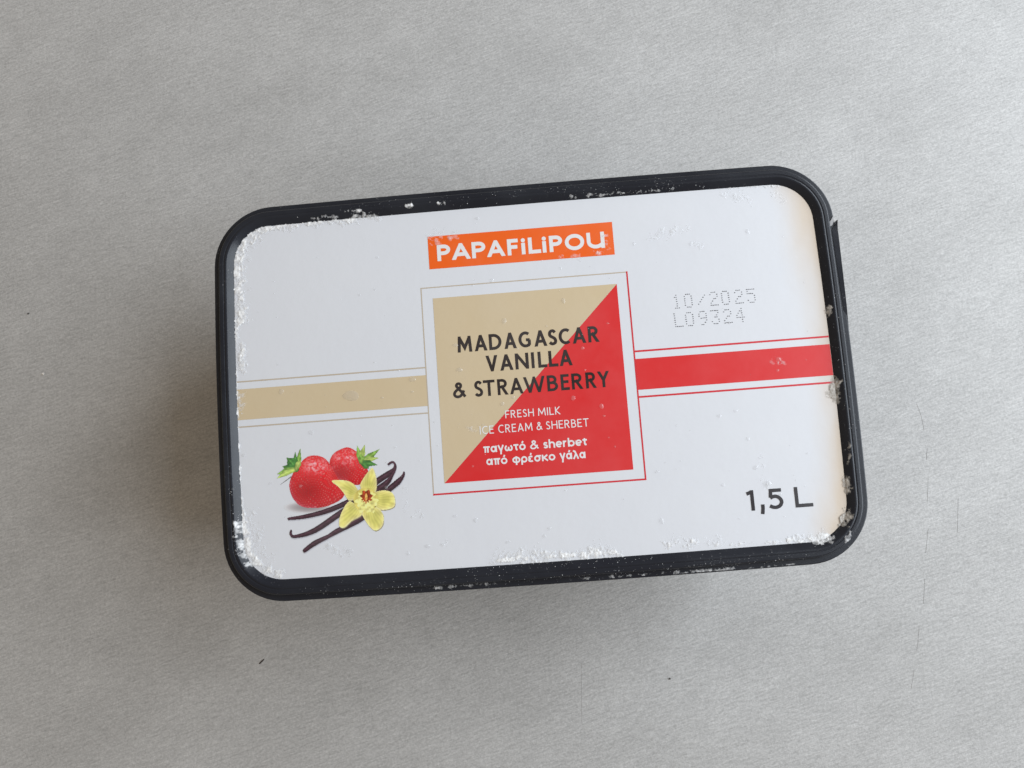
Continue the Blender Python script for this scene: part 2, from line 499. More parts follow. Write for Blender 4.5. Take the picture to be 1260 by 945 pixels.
# each glyph: list of (points, cap) in a unit box; cap 's' runs on square, 'b' stops blunt
S_ = smooth([(.93, .86), (.72, .97), (.48, 1.0), (.18, .93), (.07, .76), (.18, .61), (.5, .51), (.84, .39), (.97, .23), (.86, .07), (.52, 0), (.24, .03), (.03, .13)])
AMP = smooth([(1.0, -.02), (.78, .24), (.45, .58), (.24, .80), (.27, .94), (.43, 1.0), (.60, .93), (.62, .78), (.46, .63), (.14, .44), (.0, .24), (.08, .07), (.32, 0), (.58, .07), (.80, .30), (.90, .46)])
G = {
 'A': [([(.03, -.05), (.5, 1.06), (.97, -.05)], 's'), ([(.18, .27), (.82, .27)], 'b')],
 'B': [([(0, 0), (0, 1)], 's'), ([(0, 1), (.42, 1)] + arc(.42, .765, .45, .235, 90, -90, 10) + [(0, .53)], 'b'),
       ([(0, .53), (.48, .53)] + arc(.48, .265, .52, .265, 90, -90, 12) + [(0, 0)], 'b')],
 'C': [(arc(.62, .5, .62, .5, 52, 308, 26), 'b')],
 'D': [([(0, 0), (0, 1)], 's'), ([(0, 1), (.32, 1)] + arc(.32, .5, .68, .5, 90, -90, 20) + [(0, 0)], 'b')],
 'E': [([(0, 0), (0, 1)], 's'), ([(0, 1), (.95, 1)], 's'), ([(0, .53), (.85, .53)], 's'), ([(0, 0), (1, 0)], 's')],
 'F': [([(0, 0), (0, 1)], 's'), ([(0, 1), (1, 1)], 's'), ([(0, .5), (.9, .5)], 's')],
 'G': [(arc(.56, .5, .56, .5, 52, 300, 26), 'b'), ([(.95, .06), (.95, .46)], 'b'), ([(.62, .46), (1.0, .46)], 'b'), ([(.80, .03), (.97, .09)], 'b')],
 'H': [([(0, 0), (0, 1)], 's'), ([(1, 0), (1, 1)], 's'), ([(0, .52), (1, .52)], 'b')],
 'I': [([(.5, 0), (.5, 1)], 's')],
 'K': [([(0, 0), (0, 1)], 's'), ([(.95, 1.1), (.05, .5)], 's'), ([(.05, .55), (1.0, -.1)], 's')],
 'L': [([(0, 1), (0, 0)], 's'), ([(0, 0), (1, 0)], 's')],
 'M': [([(.0, -.02), (.07, 1.0)], 's'), ([(1.0, -.02), (.93, 1.0)], 's'), ([(.07, 1.0), (.5, .22), (.93, 1.0)], 'b')],
 'N': [([(0, 0), (0, 1)], 's'), ([(1, 0), (1, 1)], 's'), ([(0, 1.05), (1, -.05)], 'b')],
 'O': [(arc(.5, .5, .5, .5, 0, 360, 36), 'c')],
 'P': [([(0, 0), (0, 1)], 's'), ([(0, 1), (.5, 1)] + arc(.5, .73, .5, .27, 90, -90, 12) + [(0, .46)], 'b')],
 'R': [([(0, 0), (0, 1)], 's'), ([(0, 1), (.42, 1)] + arc(.42, .75, .43, .25, 90, -90, 12) + [(0, .5)], 'b'), ([(.38, .52), (.96, -.1)], 's')],
 'S': [(S_, 'b')],
 'T': [([(0, 1), (1, 1)], 's'), ([(.5, 0), (.5, 1)], 's')],
 'U': [([(0, 1), (0, .42)] + arc(.5, .42, .5, .42, 180, 300, 14), 's'), ([(1, 1), (1, 0)], 's'), ([(.72, .03), (1, .2)], 'b')],
 'V': [([(.03, 1.06), (.5, -.06), (.97, 1.06)], 's')],
 'W': [([(.02, 1.06), (.26, -.06), (.5, 1.0), (.74, -.06), (.98, 1.06)], 's')],
 'Y': [([(.03, 1.08), (.5, .45), (.97, 1.08)], 's'), ([(.5, .5), (.5, 0)], 's')],
 'i': [([(.5, 0), (.5, .62)], 's'), ([(.5, .97), (.5, .98)], 'dot')],
 '&': [(AMP, 'b')],
 '1': [([(.80, 0), (.80, 1)], 's'), ([(.0, .90), (.80, 1.0)], 'b')],
 '5': [([(.90, 1), (.18, 1)], 's'), ([(.18, 1), (.12, .58)], 'b'), (smooth([(.10, .56), (.30, .63), (.55, .645), (.83, .55), (1.0, .33), (.86, .10), (.55, 0), (.26, .02), (.02, .11)]), 'b')],
 ',': [([(.62, .12), (.62, .02), (.30, -.24)], 's')],
 # lower case, x-height = 1
 'π': [([(0, 1), (1, 1)], 's'), ([(.24, 1), (.22, 0)], 's'), ([(.74, 1), (.74, 0)], 's')],
 'α': [(arc(.42, .5, .42, .5, 0, 360, 24), 'c'), ([(.95, 1), (.95, 0)], 's')],
 'γ': [([(.0, 1.08), (.52, -.02)], 's'), ([(1.0, 1.08), (.52, -.02), (.48, -.55)], 's')],
 'ω': [(smooth([(.20, 1), (.03, .62), (.06, .2), (.25, 0), (.43, .12), (.5, .38)]), 'b'), (smooth([(.80, 1), (.97, .62), (.94, .2), (.75, 0), (.57, .12), (.5, .38)]), 'b'), ([(.5, .3), (.5, .72)], 'b')],
 'τ': [([(0, 1), (1, 1)], 's'), ([(.5, 1), (.5, .28), (.62, .04), (.9, .02)], 'b')],
 'ο': [(arc(.5, .5, .5, .5, 0, 360, 24), 'c')],
 'σ': [(arc(.43, .48, .43, .48, 0, 360, 24), 'c'), ([(.4, 1), (1, 1)], 's')],
 'κ': [([(0, 0), (0, 1)], 's'), ([(.92, 1.0), (.05, .45)], 's'), ([(.25, .55), (.98, 0)], 's')],
 'φ': [(arc(.5, .5, .5, .5, 0, 360, 28), 'c'), ([(.5, 1.25), (.5, -.55)], 'b')],
 'ρ': [(arc(.5, .5, .5, .5, 0, 360, 24), 'c'), ([(0, .5), (0, -.6)], 'b')],
 'ε': [(arc(.55, .76, .5, .24, 40, 265, 14), 'b'), (arc(.55, .26, .55, .26, 95, 325, 14), 'b')],
 'λ': [([(.08, 1.45), (.3, 1.4), (.98, -.05)], 's'), ([(.50, .80), (.02, -.05)], 's')],
 's': [(S_, 'b')],
 'h': [([(0, 0), (0, 1.5)], 's'), (smooth([(0, .6), (.2, .92), (.55, 1.0), (.9, .85), (1, .5)]), 'b'), ([(1, .55), (1, 0)], 's')],
 'e': [(arc(.5, .5, .5, .5, 0, 310, 26), 'b'), ([(.05, .47), (.98, .47)], 'b')],
 'r': [([(0, 0), (0, 1)], 's'), (smooth([(0, .55), (.3, .9), (.7, 1.0), (1, .95)]), 'b')],
 'b': [(arc(.52, .5, .48, .5, 0, 360, 24), 'c'), ([(0, 0), (0, 1.5)], 's')],
 't': [([(.42, 1.35), (.42, .28), (.55, .04), (.98, .03)], 'b'), ([(0, 1), (.95, 1)], 's')],
}
ACC = [([(.48, 1.28), (.66, 1.72)], 'b')]
for plain, acc in (('α', 'ά'), ('ο', 'ό'), ('ε', 'έ')):
    G[acc] = G[plain] + ACC
WID = {'C': .72, 'R': .66, 'E': .55, 'S': .52, 'H': .72, 'M': .92, 'I': .13, 'L': .52, 'K': .66, 'A': .78, '&': .80, 'B': .60, 'T': .68, 'F': .54,
       'π': 1.02, 'α': 1.02, 'ά': 1.02, 'γ': .92, 'ω': 1.3, 'τ': .78, 'ό': 1.0, 'ο': 1.0, 'σ': 1.05, 'κ': .92, 'φ': 1.22, 'ρ': .95, 'έ': .82, 'λ': .95,
       's': .72, 'h': .92, 'e': .95, 'r': .62, 'b': 1.0, 't': .68}

def clip_y(poly, lo, hi):
    for lim, sgn in ((lo, 1), (hi, -1)):
        out = []
        for i in range(len(poly)):
            p, q = poly[i], poly[(i + 1) % len(poly)]
            a, b = (p[1] - lim) * sgn, (q[1] - lim) * sgn
            if a >= 0:
                out.append(p)
            if (a > 0 > b) or (a < 0 < b):
                t = a / (a - b)
                out.append((p[0] + (q[0] - p[0]) * t, lim))
        poly = out
        if len(poly) < 3:
            return []
    return poly

def stroke_polys(pts, hw, cap):
    if cap == 'dot':
        x, y = pts[0]
        return [[(x + hw * 1.12 * math.cos(k * math.pi / 8), y + hw * 1.12 * math.sin(k * math.pi / 8)) for k in range(16)]]
    closed = cap == 'c'
    pts = [q for i, q in enumerate(pts) if i == 0 or math.dist(q, pts[i - 1]) > 1e-4]
    p = [Vector(q) for q in pts]
    if closed:
        p = p[:-1]
    if cap == 's':
        p[0] = p[0] + (p[0] - p[1]).normalized() * hw
        p[-1] = p[-1] + (p[-1] - p[-2]).normalized() * hw
    n = len(p)
    Lf, Rt = [], []
    for i in range(n):
        a = p[(i - 1) % n] if (i or closed) else None
        b = p[(i + 1) % n] if (i < n - 1 or closed) else None
        d1 = (p[i] - a).normalized() if a is not None else None
        d2 = (b - p[i]).normalized() if b is not None else None
        d1 = d1 or d2
        d2 = d2 or d1
        n1, n2 = Vector((-d1.y, d1.x)), Vector((-d2.y, d2.x))
        m = (n1 + n2)
        if m.length < 1e-6:
            m = n1.copy()
        m.normalize()
        k = hw / max(0.28, m.dot(n1))
        Lf.append(p[i] + m * k)
        Rt.append(p[i] - m * k)
    out = []
    for i in range(n if closed else n - 1):
        j = (i + 1) % n
        out.append([tuple(Lf[i]), tuple(Rt[i]), tuple(Rt[j]), tuple(Lf[j])])
    return out

def glyph_polys(ch, x0, x1, y0, h, hw, lower=False):
    polys = []
    narrow = (x1 - x0) <= 2.4 * hw and ch in 'Ii'
    for pts, cap in G[ch]:
        q = []
        for x, y in pts:
            X = (x0 + x1) / 2 if narrow else x0 + hw + x * (x1 - x0 - 2 * hw)
            q.append((X, y0 + hw + y * (h - 2 * hw)))
        for poly in stroke_polys(q, hw, cap):
            if not lower and ch != ',':
                poly = clip_y(poly, y0, y0 + h)
            if len(poly) >= 3:
                ar = sum(poly[i][0] * poly[(i + 1) % len(poly)][1] - poly[(i + 1) % len(poly)][0] * poly[i][1] for i in range(len(poly)))
                if abs(ar) < 1e-6:
                    continue
                polys.append(poly if ar > 0 else poly[::-1])
    return polys

def union_mesh(name, groups, z):
    V, F = [], []
    for polys in groups:
        vs, fs = [], []
        for poly in polys:
            fs.append(list(range(len(vs), len(vs) + len(poly))))
            vs += [Vector(q) for q in poly]
        r = delaunay_2d_cdt(vs, [], fs, 1, 1e-4)
        o = len(V)
        V += [(q[0] * MM, q[1] * MM, H + z * MM) for q in r[0]]
        for f, src in zip(r[2], r[5]):
            if src:
                a = [r[0][i] for i in f]
                ar = sum(a[i][0] * a[(i + 1) % len(a)][1] - a[(i + 1) % len(a)][0] * a[i][1] for i in range(len(a)))
                F.append(tuple(o + i for i in (f if ar > 0 else f[::-1])))
    return mesh(name, V, F)

def text_line(name, letters, y0, h, hw, mat, z=L2, lower=False):
    me = union_mesh(name, [glyph_polys(c, a, b, y0, h, hw, lower) for c, a, b in letters], z)
    return link(name, me, mat, label)

def spread(words, h, gap):
    """words: (text, x0, x1) -> letters fitted into each word's measured extent"""
    out = []
    for w, a, b in words:
        tot = sum(WID[c] for c in w) * h + gap * (len(w) - 1)
        k = (b - a) / tot
        x = a
        for c in w:
            out.append((c, x, x + WID[c] * h * k))
            x += (WID[c] * h + gap) * k
    return out

text_line('brand_lettering', [('P', -28.57, -24.06), ('A', -23.62, -17.3), ('P', -16.75, -12.09), ('A', -11.65, -5.51), ('F', -4.69, -1.02), ('i', 0.07, 1.39), ('L', 2.42, 6.63),
          ('i', 7.18, 8.49), ('P', 9.53, 13.95), ('O', 14.82, 21.36), ('U', 22.23, 28.22)], 43.68, 5.63, 0.64, M_WHITEINK)
text_line('flavour_lettering', [('M', -23.74, -18.9), ('A', -18.01, -13.77), ('D', -13.13, -8.94), ('A', -8.05, -3.97), ('G', -3.23, 1.0), ('A', 1.99, 6.26), ('S', 6.6, 9.68), ('C', 10.22, 14.14),
          ('A', 14.78, 19.24), ('R', 19.98, 23.69)], 11.92, 5.4, 0.50, M_BLACKINK)
text_line('flavour_lettering', [('V', -14.62, -10.7), ('A', -9.96, -5.59), ('N', -4.85, -0.39), ('I', 0.6, 1.44), ('L', 2.73, 5.7), ('L', 6.29, 9.41), ('A', 9.85, 14.1)], 4.75, 5.37, 0.50, M_BLACKINK)
text_line('flavour_lettering', [('&', -26.23, -21.77), ('S', -19.15, -16.18), ('T', -16.08, -12.22), ('R', -11.38, -7.77), ('A', -7.27, -2.83), ('W', -2.73, 4.52), ('B', 5.16, 8.71), ('E', 9.69, 12.55),
          ('R', 13.29, 17.07), ('R', 17.96, 21.5), ('Y', 21.89, 25.82)], -3.36, 5.33, 0.46, M_BLACKINK)
text_line('description_lettering', spread([('FRESH', -9.47, 0.02), ('MILK', 1.39, 8.85)], 2.55, 0.42), -11.18, 2.55, 0.16, M_WHITEINK)
text_line('description_lettering', spread([('ICE', -18.26, -13.58), ('CREAM', -12.11, -0.82), ('&', 0.55, 2.51), ('SHERBET', 3.69, 17.78)], 2.68, 0.42), -15.87, 2.68, 0.16, M_WHITEINK)
text_line('greek_lettering', spread([('παγωτό', -17.48, -3.51), ('sherbet', 2.26, 16.76)], 2.1, 0.22), -22.03, 2.1, 0.265, M_WHITEINK, lower=True)
text_line('greek_lettering', spread([('από'.replace('ό', 'ό').replace('α', 'α'), -16.78, -9.83), ('φρέσκο', -8.21, 5.94), ('γάλα', 7.4, 15.92)], 2.1, 0.22), -26.14, 2.1, 0.265, M_WHITEINK, lower=True)
text_line('greek_lettering', [('&', -2.04, 0.85)], -22.03, 2.95, 0.235, M_WHITEINK)
text_line('volume_lettering', [('1', 66.1, 69.3), (',', 70.5, 72.3), ('5', 73.16, 78.19), ('L', 81.92, 87.58)], -46.96, 6.55, 0.56, M_CHARCOAL)

DOT = {'0': '01110 10001 10001 10001 10001 10001 01110', '1': '00100 01100 00100 00100 00100 00100 01110', '2': '01110 10001 00001 00110 01000 10000 11111',
       '3': '11111 00001 00010 00110 00001 10001 01110', '4': '00010 00110 01010 10010 11111 00010 00010', '5': '11111 10000 11110 00001 00001 10001 01110',
       '9': '01110 10001 10001 01111 00001 00010 01100', 'L': '10000 10000 10000 10000 10000 10000 11111', '/': '00000 00001 00010 00100 01000 10000 00000'}
def date_code(chars, y0, h):
    V, F = [], []
    for ch, x0, x1 in chars:
        cx = (x0 + x1) / 2
        w = 2.3
        for r, row in enumerate(DOT[ch].split()):
            for c, bit in enumerate(row):
                if bit == '1':
                    x = cx - w / 2 + w * c / 4 + random.uniform(-.05, .05) + (6 - r) * -0.03
                    y = y0 + h * (6 - r) / 6 + random.uniform(-.05, .05)
                    rx, ry = random.uniform(.19, .26), random.uniform(.14, .19)
                    o = len(V)
                    V += [((x + rx * math.cos(k * math.pi / 4)) * MM, (y + ry * math.sin(k * math.pi / 4)) * MM, H + L1 * MM) for k in range(8)]
                    F.append(tuple(range(o, o + 8)))
    return link('date_code', mesh('date_code', V, F), M_GREYINK, label)
date_code([('1', 49.6, 51.3), ('0', 53.32, 55.27), ('/', 57.6, 59.8), ('2', 61.69, 63.92), ('0', 65.6, 67.6), ('2', 69.91, 72.14), ('5', 73.95, 76.31)], 21.2, 4.4)
date_code([('L', 49.24, 51.61), ('0', 53.14, 55.08), ('9', 57.44, 59.66), ('3', 61.33, 63.82), ('2', 65.63, 67.84), ('4', 69.78, 72.0)], 14.95, 4.4)

# ------------------------------------------------------------------ the printed fruit picture (flat print, colour per point)
STEP = 3.0
gx, gy = np.meshgrid(np.arange(90, 1090, STEP), np.arange(80, 910, STEP))
def vnoise(x, y, s, seed):
    """smooth value noise on arrays"""
    r = np.random.default_rng(seed).random((256, 256))
    u, v = x / s, y / s
    i, j = np.floor(u).astype(int), np.floor(v).astype(int)
    fu, fv = u - i, v - j
    fu, fv = fu * fu * (3 - 2 * fu), fv * fv * (3 - 2 * fv)
    g = lambda a, b: r[a % 256, b % 256]
    return (g(i, j) * (1 - fu) + g(i + 1, j) * fu) * (1 - fv) + (g(i, j + 1) * (1 - fu) + g(i + 1, j + 1) * fu) * fv

def inside(poly, x, y):
    res = np.zeros(x.shape, bool)
    n = len(poly)
    for i in range(n):
        (x1, y1), (x2, y2) = poly[i], poly[(i + 1) % n]
        c = ((y1 > y) != (y2 > y)) & (x < (x2 - x1) * (y - y1) / (y2 - y1 + 1e-9) + x1)
        res ^= c
    return res

def edge_dist(pts, x, y, closed=True, widths=None):
    best = np.full(x.shape, 1e9)
    t_best = np.zeros(x.shape)
    n = len(pts)
    m = n if closed else n - 1
    for i in range(m):
        (x1, y1), (x2, y2) = pts[i], pts[(i + 1) % n]
        dx, dy = x2 - x1, y2 - y1
        t = np.clip(((x - x1) * dx + (y - y1) * dy) / (dx * dx + dy * dy + 1e-9), 0, 1)
        d = np.hypot(x - x1 - t * dx, y - y1 - t * dy)
        if widths:
            d = d - (widths[i] + (widths[(i + 1) % n] - widths[i]) * t)
        k = d < best
        best = np.where(k, d, best)
        t_best = np.where(k, (i + t) / m, t_best)
    return best, t_best

def closed_smooth(p, n=6):
    q = smooth([p[-1]] + list(p) + [p[0], p[1]], n)
    return q[n:-n - 1 + 1][:len(p) * n]

class Layer:
    def __init__(self):
        self.rgb = np.zeros(gx.shape + (3,))
        self.on = np.zeros(gx.shape, bool)
    def put(self, mask, rgb):
        self.rgb[mask] = np.clip(rgb, 0, 255)[mask] if np.ndim(rgb) == 3 else rgb
        self.on |= mask
    def build(self, name, z):
        c = np.clip(self.rgb, 0, 255) / 255.0
        c = np.minimum(1.15 * np.where(c <= 0.04045, c / 12.92, ((c + 0.055) / 1.055) ** 2.4), 0.9)
        ok = self.on[:-1, :-1] & self.on[1:, :-1] & self.on[:-1, 1:] & self.on[1:, 1:]
        idx = -np.ones(gx.shape, int)
        use = np.zeros(gx.shape, bool)
        use[:-1, :-1] |= ok; use[1:, :-1] |= ok; use[:-1, 1:] |= ok; use[1:, 1:] |= ok
        idx[use] = np.arange(use.sum())
        X = 0.0456120 * gx - 0.0021323 * gy - 91.2394
        Y = -0.0032747 * gx - 0.0448441 * gy - 9.2887
        V = np.stack([X[use] * MM, Y[use] * MM, np.full(use.sum(), H + z * MM)], 1)
        a, b = np.nonzero(ok)
        F = np.stack([idx[a + 1, b], idx[a + 1, b + 1], idx[a, b + 1], idx[a, b]], 1)
        me = mesh(name, V.tolist(), F.tolist())
        at = me.color_attributes.new('Col', 'FLOAT_COLOR', 'POINT')
        at.data.foreach_set('color', np.concatenate([c[use], np.ones((use.sum(), 1))], 1).ravel())
        return link(name, me, M_PICTURE, label)

def shade(base, k):
    return np.asarray(base, float)[None, None, :] * k[..., None]

def strawberry(name, poly, hi, lo, leaves, base, stalk, z, ground=None):
    L = Layer()
    P = closed_smooth(poly)
    m = inside(P, gx, gy)
    ed, _ = edge_dist(P, gx, gy)
    cx, cy = np.mean([p[0] for p in poly]), np.mean([p[1] for p in poly])
    if ground:
        s = ((gx - ground[0]) / ground[2]) ** 2 + ((gy - ground[1]) / ground[3]) ** 2
        k = np.clip(1 - s, 0, 1) ** 0.8
        L.put(s < 1, np.array([214, 216, 221.]) * (1 - 0.42 * k[..., None]) + np.array([120, 60, 60.]) * 0.16 * k[..., None])
    body = np.array([230, 40, 46.])
    dk = np.array([172, 20, 32.])
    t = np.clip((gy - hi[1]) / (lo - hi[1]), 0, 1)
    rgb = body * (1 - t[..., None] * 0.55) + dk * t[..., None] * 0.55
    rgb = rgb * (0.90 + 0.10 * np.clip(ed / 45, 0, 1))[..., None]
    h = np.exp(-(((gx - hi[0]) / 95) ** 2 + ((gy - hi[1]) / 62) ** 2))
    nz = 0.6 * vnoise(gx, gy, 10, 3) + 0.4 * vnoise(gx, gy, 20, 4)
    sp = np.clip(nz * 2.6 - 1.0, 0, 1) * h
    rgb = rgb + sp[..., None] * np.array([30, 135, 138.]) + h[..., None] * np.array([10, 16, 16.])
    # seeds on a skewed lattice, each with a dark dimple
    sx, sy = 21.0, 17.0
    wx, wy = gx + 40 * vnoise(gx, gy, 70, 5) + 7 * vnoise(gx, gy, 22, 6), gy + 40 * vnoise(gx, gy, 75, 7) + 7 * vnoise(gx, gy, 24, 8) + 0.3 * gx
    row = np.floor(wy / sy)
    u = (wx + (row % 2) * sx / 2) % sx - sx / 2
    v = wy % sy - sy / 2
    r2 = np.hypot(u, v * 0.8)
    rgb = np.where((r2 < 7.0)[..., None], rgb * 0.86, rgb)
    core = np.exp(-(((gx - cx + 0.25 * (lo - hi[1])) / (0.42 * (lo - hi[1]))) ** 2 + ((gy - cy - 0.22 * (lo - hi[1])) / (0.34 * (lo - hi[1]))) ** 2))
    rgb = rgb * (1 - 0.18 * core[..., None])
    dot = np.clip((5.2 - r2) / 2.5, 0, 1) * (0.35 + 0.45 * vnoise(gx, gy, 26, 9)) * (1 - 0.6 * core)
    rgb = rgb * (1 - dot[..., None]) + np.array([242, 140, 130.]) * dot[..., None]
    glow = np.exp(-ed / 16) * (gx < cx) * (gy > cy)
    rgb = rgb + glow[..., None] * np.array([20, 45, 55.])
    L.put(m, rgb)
    for k, (tip, wmax, colr) in enumerate(leaves):
        bx, by = base
        mid = ((bx + tip[0]) / 2 + random.uniform(-6, 6), (by + tip[1]) / 2 + random.uniform(-6, 6))
        d, tt = edge_dist([base, mid, tip], gx, gy, False, [wmax * .9, wmax * 1.5, 2.0])
        vein, _ = edge_dist([base, mid, tip], gx, gy, False)
        c = np.asarray(colr, float) * (0.75 + 0.4 * vnoise(gx, gy, 17, 20 + k))[..., None]
        c = c + np.exp(-vein / 3.0)[..., None] * np.array([38, 40, 18.])
        c = c * (0.8 + 0.2 * np.clip(-d / 5, 0, 1))[..., None]
        L.put(d < 0, c)
    if stalk:
        d, _ = edge_dist(stalk, gx, gy, False, [4.5, 4.0, 2.5])
        L.put(d < 0, shade((78, 76, 66), 0.85 + 0.3 * vnoise(gx, gy, 9, 31)))
    return L.build(name, z)

GR, GD, GY = (120, 160, 74), (66, 122, 58), (160, 182, 98)
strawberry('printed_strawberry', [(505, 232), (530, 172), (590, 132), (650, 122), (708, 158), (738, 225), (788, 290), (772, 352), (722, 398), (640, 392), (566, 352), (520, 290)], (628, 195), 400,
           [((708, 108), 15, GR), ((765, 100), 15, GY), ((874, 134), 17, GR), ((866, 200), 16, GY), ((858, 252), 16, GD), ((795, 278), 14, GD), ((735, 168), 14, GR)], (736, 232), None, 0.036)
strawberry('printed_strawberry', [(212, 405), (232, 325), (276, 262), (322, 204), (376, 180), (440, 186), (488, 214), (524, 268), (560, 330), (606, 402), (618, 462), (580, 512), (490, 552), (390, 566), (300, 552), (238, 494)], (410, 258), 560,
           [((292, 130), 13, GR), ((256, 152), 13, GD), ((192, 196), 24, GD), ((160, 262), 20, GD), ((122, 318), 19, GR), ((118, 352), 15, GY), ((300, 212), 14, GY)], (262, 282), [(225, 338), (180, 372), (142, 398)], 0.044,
           ground=(350, 560, 175, 44))

def pod(pts, widths, z, seed):
    L = Layer()
    p = smooth(pts, 5)
    w = (1.16 * np.interp(np.linspace(0, len(widths) - 1, len(p)), range(len(widths)), widths)).tolist()
    sh, _ = edge_dist([(a + 4, b + 9) for a, b in p], gx, gy, False, [q * 0.95 for q in w])
    L.put(sh < 0, (176, 178, 188))
    d, t = edge_dist(p, gx, gy, False, w)
    c0, _ = edge_dist([(a - 2, b - 3) for a, b in p], gx, gy, False)
    k = 0.85 + 0.55 * np.exp(-c0 / 5.0) + 0.35 * (vnoise(gx * 0.5 + gy, gy - gx * 0.4, 11, seed) - 0.5)
    L.put(d < 0, shade((62, 40, 50), k))
    return L.build('printed_vanilla_pod', z)
pod([(210, 643), (330, 626), (480, 588), (640, 522), (760, 452), (850, 372), (935, 316), (978, 280), (982, 244), (962, 230), (936, 246)], [9, 14, 17, 18, 19, 20, 19, 12, 8, 8, 8], 0.052, 41)
pod([(228, 728), (226, 756), (262, 770), (400, 726), (600, 592), (760, 500), (870, 425), (930, 372), (958, 332), (985, 286)], [7, 9, 11, 18, 20, 20, 24, 17, 10, 6], 0.060, 42)
pod([(326, 872), (400, 818), (500, 768), (560, 732), (740, 636), (850, 520), (925, 440), (1000, 378), (1040, 330), (1048, 302)], [13, 17, 13, 17, 20, 20, 19, 19, 10, 5], 0.068, 43)

def flower(z):
    L = Layer()
    C = (770, 500)
    petals = [[(520, 368), (580, 360), (655, 372), (702, 412), (716, 470), (650, 512), (604, 452), (566, 408)],
              [(798, 288), (822, 272), (846, 350), (842, 440), (800, 470), (728, 412), (756, 340)],
              [(826, 462), (890, 436), (958, 450), (980, 500), (972, 556), (902, 578), (842, 560)],
              [(738, 592), (800, 552), (866, 570), (896, 620), (888, 692), (836, 728), (780, 682)],
              [(648, 516), (720, 560), (742, 612), (664, 660), (612, 706), (574, 690), (590, 600)]]
    for k, p in enumerate(petals):
        P = closed_smooth(p)
        sh = inside([(a + 5, b + 7) for a, b in P], gx, gy)
        L.put(sh & ~L.on, (150, 140, 110))
        m = inside(P, gx, gy)
        ed, _ = edge_dist(P, gx, gy)
        ang = np.arctan2(gy - C[1], gx - C[0])
        vein = 0.5 + 0.5 * np.cos(ang * 46 + 3 * vnoise(gx, gy, 40, 50 + k))
        tip = np.clip(np.hypot(gx - C[0], gy - C[1]) / 240, 0, 1)
        kk = 0.86 + 0.06 * vein + 0.16 * vnoise(gx, gy, 30, 60 + k)
        rgb = shade((232, 220, 138), kk)
        mid = np.clip(ed / 40, 0, 1)
        rgb = rgb - mid[..., None] * np.array([12, 6, 22.]) + np.exp(-ed / 5)[..., None] * np.array([14, 16, 40.])
        rgb = rgb * (0.86 + 0.16 * tip)[..., None]
        L.put(m, rgb)
    L.put((np.hypot(gx - 768, gy - 505) < 88), shade((206, 192, 104), 0.84 + 0.3 * vnoise(gx, gy, 22, 70)))
    ang = np.arctan2(gy - C[1], gx - C[0])
    rr = np.hypot(gx - C[0], (gy - C[1]) * 0.92)
    lim = 72 + 10 * np.sin(ang * 7) + 8 * np.sin(ang * 13 + 1) + 20 * np.sin(ang + 0.3)
    L.put(rr < lim, shade((236, 228, 140), 0.72 + 0.45 * vnoise(gx, gy, 14, 71)))
    r2 = np.hypot((gx - 774) / 0.9, (gy - 480))
    m2 = r2 < 40 + 8 * np.sin(ang * 9) + 8 * vnoise(gx, gy, 12, 72)
    L.put(m2, shade((158, 62, 34), 0.65 + 0.7 * vnoise(gx * 1.6, gy * 0.5, 8, 73)))
    L.put((np.hypot((gx - 772) / 0.35, gy - 486) < 26), shade((226, 176, 96), 0.8 + 0.3 * vnoise(gx, gy, 8, 74)))
    return L.build('printed_vanilla_flower', z)
flower(0.080)

